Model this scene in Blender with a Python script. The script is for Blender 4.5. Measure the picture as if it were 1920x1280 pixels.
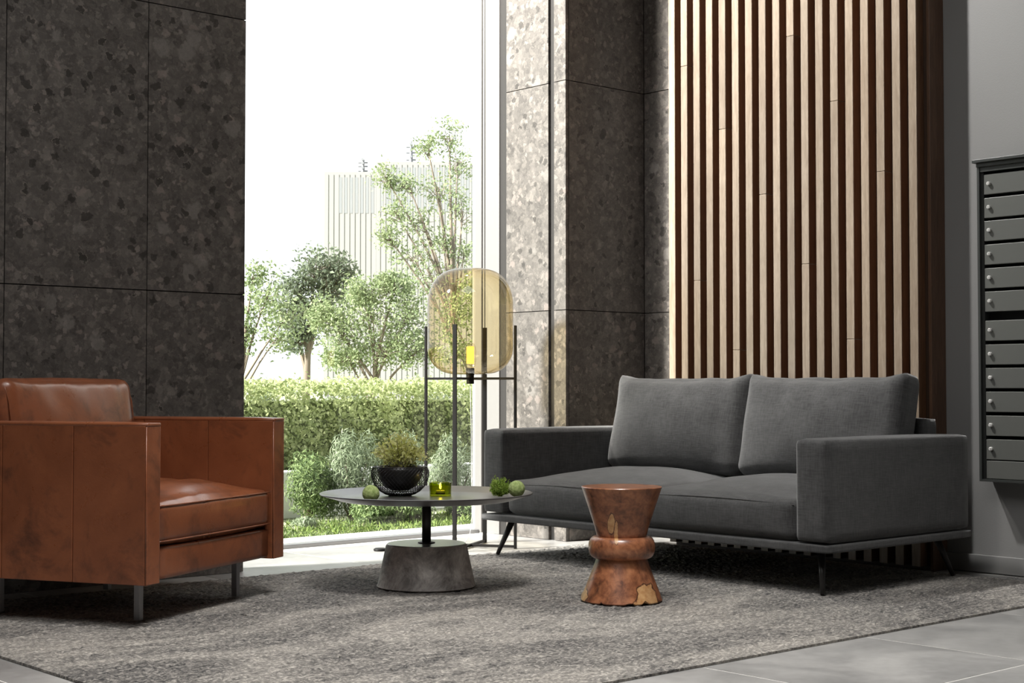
import bpy, bmesh, math, random
import numpy as np
from mathutils import Vector, Matrix, noise as mnoise

for o in list(bpy.data.objects): bpy.data.objects.remove(o)
S = bpy.context.scene
C = S.collection
PI = math.pi

# ------------------------------------------------------------------ camera
# world axes: X runs along the stone wall and the window, Y runs out through the window
EYE = 0.80; F = 2850.0
FW = (0.665, 0.747); RT = (0.747, -0.665)
YAW = -math.atan2(FW[0], FW[1])
cam = bpy.data.cameras.new('camera'); co = bpy.data.objects.new('camera', cam); C.objects.link(co)
cam.sensor_width = 36; cam.lens = F / 1920 * 36; cam.clip_end = 600; cam.clip_start = 0.05
co.location = (0, 0, EYE); co.rotation_euler = (PI/2 + math.atan(85/F), 0, YAW)
S.camera = co

# ------------------------------------------------------------------ sky, sun, lamps, exposure
W = bpy.data.worlds.new('overcast_sky'); S.world = W; W.use_nodes = True
bg = W.node_tree.nodes['Background']; bg.inputs[0].default_value = (0.95, 0.975, 1, 1); bg.inputs[1].default_value = 1.8
def light(name, kind, loc, aim, energy, color=(1, 1, 1), size=1, size_y=None, angle=None, blend=0.5):
    d = bpy.data.lights.new(name, kind); o = bpy.data.objects.new(name, d); C.objects.link(o)
    o.location = loc; d.energy = energy; d.color = color
    v = Vector(aim) - Vector(loc) if kind != 'SUN' else Vector(aim)
    o.rotation_euler = v.to_track_quat('-Z', 'Y').to_euler()
    if kind == 'AREA':
        d.size = size
        if size_y: d.shape = 'RECTANGLE'; d.size_y = size_y
    if kind == 'SUN': d.angle = size
    if kind == 'SPOT': d.spot_size = angle; d.spot_blend = blend; d.shadow_soft_size = size
    return o
SUN = light('sun', 'SUN', (0, 20, 20), (1.0, -0.30, -0.56), 25.0, (1, 0.96, 0.90), math.radians(7.0))
light('ceiling_downlight', 'SPOT', (2.8, 2.9, 4.5), (2.9, 3.1, 0), 820, (1, 0.98, 0.95), 0.4, angle=math.radians(76), blend=1.0)
light('added_fill_light', 'AREA', (1.0, 2.2, 4.55), (1.0, 2.25, 0), 120, (1, 0.98, 0.96), 3.0)  # unseen light, added as soft fill for the armchair and left wall
light('ceiling_spot_slats', 'SPOT', (4.30, 5.20, 4.3), (5.75, 4.25, 2.3), 760, (1, 0.98, 0.95), 0.06, angle=math.radians(66), blend=0.8)
light('added_reveal_light', 'SPOT', (4.55, 5.93, 4.5), (5.45, 5.92, 2.7), 1000, (1, 0.96, 0.90), 0.10, angle=math.radians(80), blend=1.0)  # unseen light, added to brighten the reveal towards its top
vs = S.view_settings
vs.view_transform = 'Standard'; vs.look = 'None'; vs.gamma = 1; vs.exposure = 0.0; vs.use_curve_mapping = False
try:
    S.cycles.use_denoising = True
    S.cycles.max_bounces = 10; S.cycles.transparent_max_bounces = 24; S.cycles.sample_clamp_indirect = 6
    S.cycles.caustics_reflective = False; S.cycles.caustics_refractive = False
except Exception: pass

def at(px, py, d):
    """point at viewing distance d (metres) seen at photo pixel px,py"""
    u = (px - 960) / F
    return Vector((FW[0]*d + RT[0]*u*d, FW[1]*d + RT[1]*u*d, EYE + d*(725 - py)/F))

# ------------------------------------------------------------------ materials
class NT:
    def __init__(s, name):
        s.m = bpy.data.materials.new(name); s.m.use_nodes = True
        s.t = s.m.node_tree; s.n = s.t.nodes; s.p = s.n['Principled BSDF']; s.out = s.n['Material Output']
    def node(s, typ, **kw):
        n = s.n.new(typ)
        for k, v in kw.items():
            if k.startswith('i_'):
                key = k[2:]
                n.inputs[int(key) if key.isdigit() else key.replace('_', ' ')].default_value = v
            else: setattr(n, k, v)
        return n
    def link(s, a, b): s.t.links.new(a, b)
    def coord(s, kind='Object', scale=(1, 1, 1)):
        tc = s.node('ShaderNodeTexCoord'); mp = s.node('ShaderNodeMapping'); mp.inputs['Scale'].default_value = scale
        s.link(tc.outputs[kind], mp.inputs['Vector']); return mp.outputs[0]
    def pos(s, scale=(1, 1, 1)):
        g = s.node('ShaderNodeNewGeometry'); mp = s.node('ShaderNodeMapping'); mp.inputs['Scale'].default_value = scale
        s.link(g.outputs['Position'], mp.inputs['Vector']); return mp.outputs[0]
    def noise(s, vec, scale, detail=4, rough=0.55, dist=0.0):
        n = s.node('ShaderNodeTexNoise'); n.inputs['Scale'].default_value = scale; n.inputs['Detail'].default_value = detail
        n.inputs['Roughness'].default_value = rough; n.inputs['Distortion'].default_value = dist
        s.link(vec, n.inputs['Vector']); return n
    def ramp(s, fac, stops, interp='LINEAR'):
        r = s.node('ShaderNodeValToRGB'); r.color_ramp.interpolation = interp
        e = r.color_ramp.elements
        while len(e) < len(stops): e.new(0.5)
        for el, (p, c) in zip(e, stops):
            el.position = p; el.color = (c, c, c, 1) if isinstance(c, (int, float)) else (*c, 1)
        s.link(fac, r.inputs[0]); return r.outputs[0]
    def mix(s, fac, a, b, blend='MIX'):
        m = s.node('ShaderNodeMix', data_type='RGBA', blend_type=blend)
        for sock, v in ((m.inputs[0], fac), (m.inputs[6], a), (m.inputs[7], b)):
            if hasattr(v, 'links'): s.link(v, sock)
            elif isinstance(v, (int, float)): sock.default_value = v if sock == m.inputs[0] else (v, v, v, 1)
            else: sock.default_value = (*v, 1)
        return m.outputs[2]
    def math(s, op, a, b=0.0, clamp=False):
        m = s.node('ShaderNodeMath', operation=op); m.use_clamp = clamp
        for i, v in enumerate((a, b)):
            if hasattr(v, 'links'): s.link(v, m.inputs[i])
            else: m.inputs[i].default_value = v
        return m.outputs[0]
    def bump(s, h, strength=0.3, dist=0.01):
        b = s.node('ShaderNodeBump'); b.inputs['Strength'].default_value = strength; b.inputs['Distance'].default_value = dist
        s.link(h, b.inputs['Height']); s.link(b.outputs[0], s.p.inputs['Normal']); return b
    def base(s, v):
        if hasattr(v, 'links'): s.link(v, s.p.inputs['Base Color'])
        else: s.p.inputs['Base Color'].default_value = (*v, 1)
    def set(s, **kw):
        for k, v in kw.items(): s.p.inputs[k.replace('_', ' ')].default_value = v
        return s

def plain(name, col, rough=0.5, metal=0.0, **kw):
    t = NT(name); v = t.noise(t.coord(), 40, 3); t.base(t.mix(t.math('MULTIPLY', v.outputs[0], 0.25), col, tuple(c*0.75 for c in col)))
    t.set(Roughness=rough, Metallic=metal, **kw); return t.m

M = {}
def m_stone():
    t = NT('dark_conglomerate_stone'); v = t.pos()
    oi = t.node('ShaderNodeObjectInfo'); off = t.math('MULTIPLY', oi.outputs['Random'], 37.0)
    add = t.node('ShaderNodeVectorMath', operation='ADD'); t.link(v, add.inputs[0]); t.link(off, add.inputs[1]); v = add.outputs[0]
    w = t.noise(v, 14, 5); wm = t.node('ShaderNodeVectorMath', operation='SCALE'); wm.inputs[3].default_value = 0.06
    t.link(w.outputs['Color'], wm.inputs[0]); a2 = t.node('ShaderNodeVectorMath', operation='ADD'); t.link(v, a2.inputs[0]); t.link(wm.outputs[0], a2.inputs[1]); v2 = a2.outputs[0]
    w3 = t.noise(v, 55, 3); wm3 = t.node('ShaderNodeVectorMath', operation='SCALE'); wm3.inputs[3].default_value = 0.034
    t.link(w3.outputs['Color'], wm3.inputs[0]); a3 = t.node('ShaderNodeVectorMath', operation='ADD'); t.link(v2, a3.inputs[0]); t.link(wm3.outputs[0], a3.inputs[1]); v2 = a3.outputs[0]
    base = t.ramp(t.noise(v, 34, 10, 0.78, 0.8).outputs[0], [(0.30, (0.036, 0.032, 0.029)), (0.48, (0.105, 0.095, 0.087)), (0.64, (0.18, 0.163, 0.148)), (0.8, (0.42, 0.38, 0.345))])
    def vor(scale, feat='F1', vec=v2):
        n = t.node('ShaderNodeTexVoronoi', feature=feat); n.inputs['Scale'].default_value = scale; t.link(vec, n.inputs['Vector']); return n
    a = vor(95); sp = t.node('ShaderNodeSeparateColor'); t.link(a.outputs['Color'], sp.inputs[0])
    fine = t.ramp(sp.outputs[0], [(0.0, (0.020, 0.017, 0.015)), (0.3, (0.055, 0.048, 0.043)), (0.8, (0.105, 0.094, 0.085)), (1.0, (0.32, 0.285, 0.25))])
    a = vor(42); sp = t.node('ShaderNodeSeparateColor'); t.link(a.outputs['Color'], sp.inputs[0])
    medc = t.ramp(sp.outputs[0], [(0.0, (0.026, 0.022, 0.020)), (0.3, (0.075, 0.068, 0.062)), (0.75, (0.125, 0.113, 0.103)), (1.0, (0.26, 0.235, 0.21))])
    a = vor(17); sp = t.node('ShaderNodeSeparateColor'); t.link(a.outputs['Color'], sp.inputs[0])
    bigc = t.ramp(sp.outputs[2], [(0.0, (0.034, 0.030, 0.027)), (0.3, (0.085, 0.077, 0.07)), (0.8, (0.13, 0.118, 0.108)), (1.0, (0.21, 0.19, 0.172))])
    col = t.mix(0.30, t.mix(0.42, t.mix(0.36, base, fine), medc), bigc)
    for sc, thr, rad, c1, c2, k in ((30, 0.80, 0.42, (0.30, 0.27, 0.245), (0.15, 0.128, 0.115), 0.7), (19, 0.87, 0.44, (0.31, 0.27, 0.245), (0.15, 0.118, 0.105), 0.65), (9.5, 0.87, 0.42, (0.28, 0.26, 0.24), (0.14, 0.13, 0.12), 0.6), (24, 0.88, 0.46, (0.016, 0.014, 0.012), (0.028, 0.024, 0.021), 0.7)):
        b = vor(sc); s2 = t.node('ShaderNodeSeparateColor'); t.link(b.outputs['Color'], s2.inputs[0])
        pick = t.math('GREATER_THAN', s2.outputs[1], thr)
        soft = 0.06 if sc == 24 else 0.13
        inside = t.ramp(b.outputs['Distance'], [(rad - soft, 1.0), (rad, 0.0)])
        fac = t.math('MULTIPLY', t.math('MULTIPLY', pick, inside), k)
        inner = t.mix(t.noise(v2, 90, 5).outputs[0], c1, c2)
        if sc == 24:
            rim = t.math('MULTIPLY', t.math('MULTIPLY', pick, t.ramp(b.outputs['Distance'], [(rad - 0.07, 0.0), (rad - 0.01, 1.0), (rad + 0.03, 0.0)])), t.ramp(s2.outputs[2], [(0.7, 0.0), (0.78, 0.7)]))
            col = t.mix(rim, col, (0.28, 0.25, 0.22))
        col = t.mix(fac, col, inner)
    t.base(col)
    t.link(t.ramp(t.noise(v2, 60, 3).outputs[0], [(0.3, 0.34), (0.7, 0.56)]), t.p.inputs['Roughness'])
    t.bump(t.noise(v2, 70, 4).outputs[0], 0.12, 0.004)
    return t.m
M['stone'] = m_stone()
M['stone_core'] = plain('stone_joint', (0.012, 0.011, 0.010), 0.9)
def m_tile():
    t = NT('grey_concrete_tile'); v = t.pos()
    oi = t.node('ShaderNodeObjectInfo'); add = t.node('ShaderNodeVectorMath', operation='ADD'); t.link(v, add.inputs[0]); t.link(t.math('MULTIPLY', oi.outputs['Random'], 19), add.inputs[1]); v = add.outputs[0]
    n = t.noise(v, 2.2, 7, 0.6, 0.6); f = t.noise(v, 30, 5)
    c = t.ramp(n.outputs[0], [(0.3, (0.24, 0.237, 0.232)), (0.5, (0.38, 0.373, 0.362)), (0.72, (0.52, 0.51, 0.49))])
    c = t.mix(0.18, c, t.ramp(f.outputs[0], [(0.35, 0.08), (0.65, 0.28)]))
    t.base(c); t.link(t.ramp(n.outputs[0], [(0.3, 0.26), (0.7, 0.42)]), t.p.inputs['Roughness'])
    t.bump(f.outputs[0], 0.05, 0.003); return t.m
M['tile'] = m_tile()
M['grout'] = plain('pale_grout', (0.80, 0.78, 0.74), 0.8)
def m_plaster(name, c):
    t = NT(name); v = t.pos(); n = t.noise(v, 3, 5); f = t.noise(v, 160, 3)
    t.base(t.mix(t.math('MULTIPLY', n.outputs[0], 0.3), c, tuple(x*0.8 for x in c))); t.set(Roughness=0.7); t.bump(f.outputs[0], 0.12, 0.003); return t.m
M['plaster'] = m_plaster('grey_painted_plaster', (0.215, 0.213, 0.210))
M['ceiling'] = m_plaster('grey_ceiling_plaster', (0.30, 0.30, 0.295))
M['dimwall'] = m_plaster('grey_lobby_plaster', (0.22, 0.21, 0.20))
def m_wood(name, c1, c2, rough, axis=(14, 14, 1.2), coat=0.0, dark=0.6, spec=0.5):
    t = NT(name); v = t.coord('Object', axis)
    oi = t.node('ShaderNodeObjectInfo'); add = t.node('ShaderNodeVectorMath', operation='ADD'); t.link(v, add.inputs[0]); t.link(t.math('MULTIPLY', oi.outputs['Random'], 23), add.inputs[1]); v = add.outputs[0]
    n = t.noise(v, 3.0, 6, 0.6, 1.0); f = t.noise(v, 18, 4)
    c = t.ramp(n.outputs[0], [(0.3, c1), (0.7, c2)])
    c = t.mix(t.math('MULTIPLY', t.ramp(f.outputs[0], [(0.45, 0.0), (0.6, 1.0)]), 0.35), c, tuple(x*dark for x in c1))
    hsv = t.node('ShaderNodeHueSaturation'); t.link(t.math('ADD', t.math('MULTIPLY', oi.outputs['Random'], 0.35), 0.82), hsv.inputs['Value']); t.link(c, hsv.inputs['Color'])
    t.base(hsv.outputs[0]); t.set(Roughness=rough); t.p.inputs['Coat Weight'].default_value = coat; t.p.inputs['Coat Roughness'].default_value = rough; t.p.inputs['Specular IOR Level'].default_value = spec
    t.bump(n.outputs[0], 0.05, 0.003); return t.m
M['slat'] = m_wood('satin_oiled_slat_wood', (0.255, 0.186, 0.130), (0.375, 0.298, 0.225), 0.32, coat=0.9)
M['slat_edge_shade'] = m_wood('shade_toned_slat_edge', (0.135, 0.062, 0.030), (0.205, 0.105, 0.056), 0.4, coat=0.3)  # slat wood darkened: shade on the side faces put into the colour
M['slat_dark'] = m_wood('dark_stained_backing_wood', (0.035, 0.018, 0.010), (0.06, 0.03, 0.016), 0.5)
M['slat_side'] = m_wood('shade_toned_end_board', (0.09, 0.048, 0.028), (0.15, 0.082, 0.05), 0.45)  # slat wood darkened: the end board's shade is put into its colour
def m_stool():
    t = NT('carved_root_wood'); v = t.coord('Object')
    n = t.noise(v, 7, 7, 0.65, 1.8); f = t.noise(v, 38, 5, 0.6, 0.6)
    c = t.ramp(n.outputs[0], [(0.32, (0.06, 0.021, 0.011)), (0.45, (0.22, 0.075, 0.035)), (0.57, (0.36, 0.135, 0.062)), (0.72, (0.52, 0.235, 0.115))])
    c = t.mix(0.3, c, t.ramp(f.outputs[0], [(0.38, (0.05, 0.017, 0.008)), (0.62, (0.50, 0.21, 0.095))]))
    # pale sapwood patches with ragged edges
    sap = t.ramp(t.noise(v, 60, 4).outputs[0], [(0.3, (0.42, 0.20, 0.075)), (0.7, (0.62, 0.38, 0.18))])
    tc = t.node('ShaderNodeTexCoord'); rag = t.noise(tc.outputs['Object'], 22, 4)
    for ctr, rad in (((0.088, -0.115, -0.02), (0.062, 0.09, 0.105)), ((-0.045, -0.12, 0.285), (0.014, 0.08, 0.05)), ((-0.150, -0.02, 0.02), (0.03, 0.05, 0.05)), ((-0.027, -0.12, 0.255), (0.009, 0.08, 0.045))):
        sub = t.node('ShaderNodeVectorMath', operation='SUBTRACT'); t.link(tc.outputs['Object'], sub.inputs[0]); sub.inputs[1].default_value = ctr
        div = t.node('ShaderNodeVectorMath', operation='DIVIDE'); t.link(sub.outputs[0], div.inputs[0]); div.inputs[1].default_value = rad
        ln = t.node('ShaderNodeVectorMath', operation='LENGTH'); t.link(div.outputs[0], ln.inputs[0])
        k = t.math('ADD', ln.outputs['Value'], t.math('MULTIPLY', t.math('SUBTRACT', rag.outputs[0], 0.5), 1.1))
        edge = t.ramp(k, [(0.86, 0.0), (0.93, 1.0), (1.02, 0.0)]); c = t.mix(edge, c, (0.03, 0.012, 0.006))
        c = t.mix(t.ramp(k, [(0.84, 1.0), (0.90, 0.0)]), c, sap)
    t.base(c); t.set(Roughness=0.33); t.p.inputs['Coat Weight'].default_value = 0.35; t.p.inputs['Coat Roughness'].default_value = 0.25
    t.bump(f.outputs[0], 0.08, 0.003); return t.m
M['stool'] = m_stool()
def m_leather():
    t = NT('cognac_leather'); v = t.coord('Object')
    n = t.noise(v, 3.5, 6, 0.6, 0.5); f = t.noise(v, 130, 4); b = t.noise(v, 7, 7, 0.68, 0.4)
    c = t.ramp(n.outputs[0], [(0.3, (0.19, 0.058, 0.024)), (0.7, (0.32, 0.105, 0.044))])
    c = t.mix(t.ramp(b.outputs[0], [(0.50, 0.0), (0.72, 0.85)]), c, (0.075, 0.026, 0.014))
    t.base(c); t.link(t.ramp(b.outputs[0], [(0.3, 0.25), (0.7, 0.38)]), t.p.inputs['Roughness'])
    t.p.inputs['Coat Weight'].default_value = 0.35; t.p.inputs['Coat Roughness'].default_value = 0.22
    t.bump(t.mix(0.5, f.outputs[0], b.outputs[0]), 0.10, 0.006); return t.m
M['leather'] = m_leather()
M['seam'] = plain('leather_welt', (0.14, 0.045, 0.018), 0.4)
def m_fabric():
    t = NT('charcoal_linen_upholstery'); v = t.coord('Object')
    a = t.noise(t.coord('Object', (1, 1, 0.12)), 190, 3); b = t.noise(t.coord('Object', (0.12, 0.12, 1)), 190, 3); n = t.noise(v, 9, 6)
    weave = t.mix(0.5, a.outputs[0], b.outputs[0])
    c = t.ramp(weave, [(0.36, (0.024, 0.024, 0.025)), (0.64, (0.074, 0.073, 0.073))])
    c = t.mix(0.35, c, t.ramp(n.outputs[0], [(0.35, 0.035), (0.65, 0.085)]))
    t.base(c); t.set(Roughness=0.9); t.p.inputs['Sheen Weight'].default_value = 0.35; t.p.inputs['Sheen Roughness'].default_value = 0.5
    t.p.inputs['Specular IOR Level'].default_value = 0.2
    t.bump(weave, 0.35, 0.003); return t.m
M['fabric'] = m_fabric()
def m_rug():
    t = NT('mottled_wool_rug'); v = t.pos()
    big = t.noise(t.pos((0.55, 1.2, 1)), 1.7, 8, 0.7, 1.0); fine = t.noise(v, 85, 2, 0.7); mid = t.noise(t.pos((1, 2.0, 1)), 30, 6, 0.75)
    c = t.ramp(big.outputs[0], [(0.40, (0.04, 0.04, 0.045)), (0.48, (0.14, 0.133, 0.127)), (0.56, (0.34, 0.318, 0.29)), (0.70, (0.50, 0.46, 0.41))])
    sp_ = t.mix(0.5, fine.outputs[0], mid.outputs[0])
    c = t.mix(0.52, c, t.ramp(sp_, [(0.40, 0.012), (0.50, (0.22, 0.205, 0.185)), (0.60, (0.70, 0.65, 0.585))]))
    t.base(c); t.set(Roughness=0.95); t.p.inputs['Sheen Weight'].default_value = 0.2; t.p.inputs['Specular IOR Level'].default_value = 0.1
    t.bump(sp_, 0.8, 0.012); return t.m
M['rug'] = m_rug()
def m_concrete():
    t = NT('mottled_concrete'); v = t.coord('Object'); n = t.noise(v, 8, 9, 0.72, 0.5); f = t.noise(v, 60, 4)
    c = t.ramp(n.outputs[0], [(0.36, (0.17, 0.15, 0.138)), (0.5, (0.48, 0.44, 0.41)), (0.62, (0.82, 0.78, 0.73))])
    t.base(t.mix(0.2, c, t.ramp(f.outputs[0], [(0.3, 0.1), (0.7, 0.35)]))); t.set(Roughness=0.6); t.bump(n.outputs[0], 0.12, 0.006); return t.m
M['concrete'] = m_concrete()
M['table'] = plain('dark_lacquered_metal', (0.105, 0.100, 0.102), 0.28)
M['cap'] = plain('satin_steel_cap', (0.45, 0.44, 0.43), 0.28, 0.6)
M['table_stem'] = plain('black_metal', (0.015, 0.014, 0.014), 0.4)
M['lampmetal'] = plain('dark_bronze_metal', (0.006, 0.005, 0.0045), 0.5, Specular_IOR_Level=0.25)
M['legmetal'] = plain('brushed_steel_leg', (0.34, 0.34, 0.35), 0.4, 0.7)
M['sofaleg'] = plain('dark_stained_leg', (0.018, 0.016, 0.015), 0.4)
M['alu'] = plain('pale_aluminium_frame', (0.21, 0.205, 0.20), 0.4)
M['bronze'] = plain('dark_bronze_trim', (0.045, 0.037, 0.032), 0.4)
M['gasket'] = plain('dark_brown_gasket', (0.012, 0.010, 0.009), 0.6)
M['mailbox'] = plain('grey_green_powder_coat', (0.105, 0.108, 0.100), 0.45)
M['mailcase'] = plain('dark_powder_coat', (0.035, 0.038, 0.036), 0.45)
M['black'] = plain('black_recess', (0.004, 0.004, 0.004), 0.9)
M['chrome'] = plain('nickel_lock', (0.80, 0.79, 0.77), 0.3, 0.35)
M['moss'] = None
def m_moss(name, c1, c2):
    t = NT(name); v = t.coord(); n = t.noise(v, 60, 6, 0.7); t.base(t.ramp(n.outputs[0], [(0.32, c1), (0.68, c2)])); t.set(Roughness=0.95); t.bump(n.outputs[0], 0.9, 0.006); return t.m
M['moss'] = m_moss('pale_green_moss', (0.20, 0.28, 0.07), (0.52, 0.62, 0.26))
M['soil'] = m_moss('dark_potting_soil', (0.015, 0.010, 0.008), (0.05, 0.035, 0.03))
def m_leaf(name, c1, c2, trans=0.45):
    t = NT(name); g = t.node('ShaderNodeNewGeometry')
    c = t.ramp(g.outputs['Random Per Island'], [(0.0, c1), (1.0, c2)])
    t.base(c); t.set(Roughness=0.55); t.p.inputs['Specular IOR Level'].default_value = 0.3
    tr = t.node('ShaderNodeBsdfTranslucent'); t.link(c, tr.inputs[0]); mx = t.node('ShaderNodeMixShader'); mx.inputs[0].default_value = trans
    t.link(t.p.outputs[0], mx.inputs[1]); t.link(tr.outputs[0], mx.inputs[2]); t.link(mx.outputs[0], t.out.inputs[0]); return t.m
M['leaf_hedge'] = m_leaf('hedge_leaves', (0.27, 0.33, 0.13), (0.60, 0.65, 0.35), 0.55)
M['leaf_tree'] = m_leaf('tree_leaves', (0.17, 0.23, 0.11), (0.34, 0.40, 0.22))
M['leaf_dark'] = m_leaf('dark_tree_leaves', (0.10, 0.13, 0.09), (0.20, 0.24, 0.16))
M['leaf_shrub'] = m_leaf('shrub_leaves', (0.08, 0.13, 0.05), (0.26, 0.34, 0.14))
M['leaf_grey'] = m_leaf('grey_green_shrub_leaves', (0.17, 0.22, 0.13), (0.36, 0.42, 0.28))
M['leaf_plant'] = m_leaf('yellow_green_plant_leaves', (0.55, 0.58, 0.16), (0.90, 0.89, 0.48), 0.55)
M['leaf_sprig'] = m_leaf('bright_green_sprig', (0.20, 0.34, 0.05), (0.55, 0.68, 0.16), 0.5)
M['grass'] = m_leaf('grass_blades', (0.08, 0.14, 0.03), (0.26, 0.33, 0.10))
M['bark'] = plain('grey_bark', (0.16, 0.13, 0.10), 0.9)
M['hedge_core'] = plain('hedge_inner_twigs', (0.10, 0.12, 0.045), 0.95)
M['pave'] = m_plaster('pale_paving', (0.50, 0.48, 0.45))
M['ground'] = m_plaster('park_ground', (0.30, 0.32, 0.20))
M['facade'] = m_plaster('pale_grey_tower_facade', (0.235, 0.235, 0.23))
M['facade_win'] = plain('tower_window_glass', (0.195, 0.205, 0.215), 0.5)
M['kerb'] = m_plaster('white_planter_kerb', (0.75, 0.75, 0.73))
def m_thin_glass(name, tint, edge=None, rough=0.0, f0=0.04):
    t = NT(name); g = t.node('ShaderNodeNewGeometry')
    dot = t.node('ShaderNodeVectorMath', operation='DOT_PRODUCT'); t.link(g.outputs['Normal'], dot.inputs[0]); t.link(g.outputs['Incoming'], dot.inputs[1])
    c = t.math('ABSOLUTE', dot.outputs['Value']); inv = t.math('SUBTRACT', 1.0, c, True)
    fr = t.math('ADD', t.math('MULTIPLY', t.math('POWER', inv, 5.0), 1 - f0), f0, True)
    tr = t.node('ShaderNodeBsdfTransparent'); gl = t.node('ShaderNodeBsdfGlossy'); gl.inputs['Roughness'].default_value = rough
    if edge: t.link(t.mix(t.math('POWER', inv, 2.0), tint, edge), tr.inputs[0])
    else: tr.inputs[0].default_value = (*tint, 1)
    mx = t.node('ShaderNodeMixShader'); t.link(fr, mx.inputs[0]); t.link(tr.outputs[0], mx.inputs[1]); t.link(gl.outputs[0], mx.inputs[2]); t.link(mx.outputs[0], t.out.inputs[0])
    return t.m
M['glass'] = m_thin_glass('window_glass', (0.97, 0.98, 0.975))
M['amber'] = m_thin_glass('smoked_amber_glass', (0.90, 0.84, 0.68), (0.64, 0.50, 0.25), f0=0.06)
M['bulbglass'] = m_thin_glass('clear_bulb_glass', (0.97, 0.95, 0.90), (0.8, 0.75, 0.6))
M['greenglass'] = m_thin_glass('olive_green_glass', (0.78, 0.82, 0.18), (0.36, 0.40, 0.04), f0=0.05)
def m_emit(name, col, st):
    t = NT(name); e = t.node('ShaderNodeEmission'); e.inputs[0].default_value = (*col, 1); e.inputs[1].default_value = st; t.link(e.outputs[0], t.out.inputs[0]); return t.m
M['filament'] = m_emit('glowing_filament', (1.0, 0.62, 0.10), 2.6)
M['flame'] = m_emit('candle_flame', (1.0, 0.72, 0.22), 40)
M['wax'] = plain('candle_wax', (0.55, 0.48, 0.25), 0.6)

# ------------------------------------------------------------------ mesh helpers
def obj(name, bm, mat, parent=None, loc=(0, 0, 0), rot=(0, 0, 0), smooth=False):
    if isinstance(bm, bmesh.types.BMesh):
        me = bpy.data.meshes.new(name); bm.to_mesh(me); bm.free()
    else: me = bm
    if mat is not None and not me.materials: me.materials.append(M[mat] if isinstance(mat, str) else mat)
    if smooth:
        me.shade_smooth()
    o = bpy.data.objects.new(name, me); C.objects.link(o); o.location = loc; o.rotation_euler = rot
    if parent: o.parent = parent
    return o
def tag(o, label=None, cat=None, group=None, kind=None):
    if label: o['label'] = label
    if cat: o['category'] = cat
    if group: o['group'] = group
    if kind: o['kind'] = kind
    return o
def thing(name, label, cat, loc=(0, 0, 0), rz=0, group=None):
    o = bpy.data.objects.new(name, None); C.objects.link(o); o.location = loc; o.rotation_euler = (0, 0, rz); o.empty_display_size = 0.1
    return tag(o, label, cat, group)
def box(bm, x0, x1, y0, y1, z0, z1, bev=0.0, seg=2):
    vs_ = [bm.verts.new((x, y, z)) for x in (x0, x1) for y in (y0, y1) for z in (z0, z1)]
    a = vs_
    fs = [bm.faces.new([a[i] for i in q]) for q in ((0, 1, 3, 2), (4, 6, 7, 5), (0, 4, 5, 1), (2, 3, 7, 6), (0, 2, 6, 4), (1, 5, 7, 3))]
    if bev:
        es = set(e for f in fs for e in f.edges)
        bmesh.ops.bevel(bm, geom=list(es), offset=bev, segments=seg, profile=0.5, affect='EDGES')
    return bm
def bx(*a, **k): return box(bmesh.new(), *a, **k)
def lathe(bm, prof, n=48, cap0=True, cap1=True, c=(0, 0, 0)):
    rings = []
    for r, z in prof:
        if r < 1e-6: rings.append([bm.verts.new((c[0], c[1], c[2] + z))])
        else: rings.append([bm.verts.new((c[0] + r*math.cos(2*PI*i/n), c[1] + r*math.sin(2*PI*i/n), c[2] + z)) for i in range(n)])
    for a, b in zip(rings, rings[1:]):
        if len(a) == 1 and len(b) == 1: continue
        for i in range(n):
            j = (i+1) % n
            if len(a) == 1: bm.faces.new((a[0], b[j], b[i]))
            elif len(b) == 1: bm.faces.new((a[i], a[j], b[0]))
            else: bm.faces.new((a[i], a[j], b[j], b[i]))
    if cap0 and len(rings[0]) > 1: bm.faces.new(rings[0][::-1])
    if cap1 and len(rings[-1]) > 1: bm.faces.new(rings[-1])
    return bm
def tube(bm, pts, r, n=6, closed=False):
    pts = [Vector(p) for p in pts]; rings = []
    k = len(pts)
    for i, p in enumerate(pts):
        if closed: d = pts[(i+1) % k] - pts[i-1]
        else: d = pts[min(i+1, k-1)] - pts[max(i-1, 0)]
        d.normalize(); up = Vector((0, 0, 1)) if abs(d.z) < 0.95 else Vector((1, 0, 0))
        a = d.cross(up).normalized(); b = d.cross(a).normalized()
        rr = r[i] if isinstance(r, (list, tuple)) else r
        rings.append([bm.verts.new(p + rr*(math.cos(2*PI*j/n)*a + math.sin(2*PI*j/n)*b)) for j in range(n)])
    for i in range(k if closed else k-1):
        A, B = rings[i], rings[(i+1) % k]
        for j in range(n): bm.faces.new((A[j], A[(j+1) % n], B[(j+1) % n], B[j]))
    if not closed: bm.faces.new(rings[0][::-1]); bm.faces.new(rings[-1])
    return bm
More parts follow.
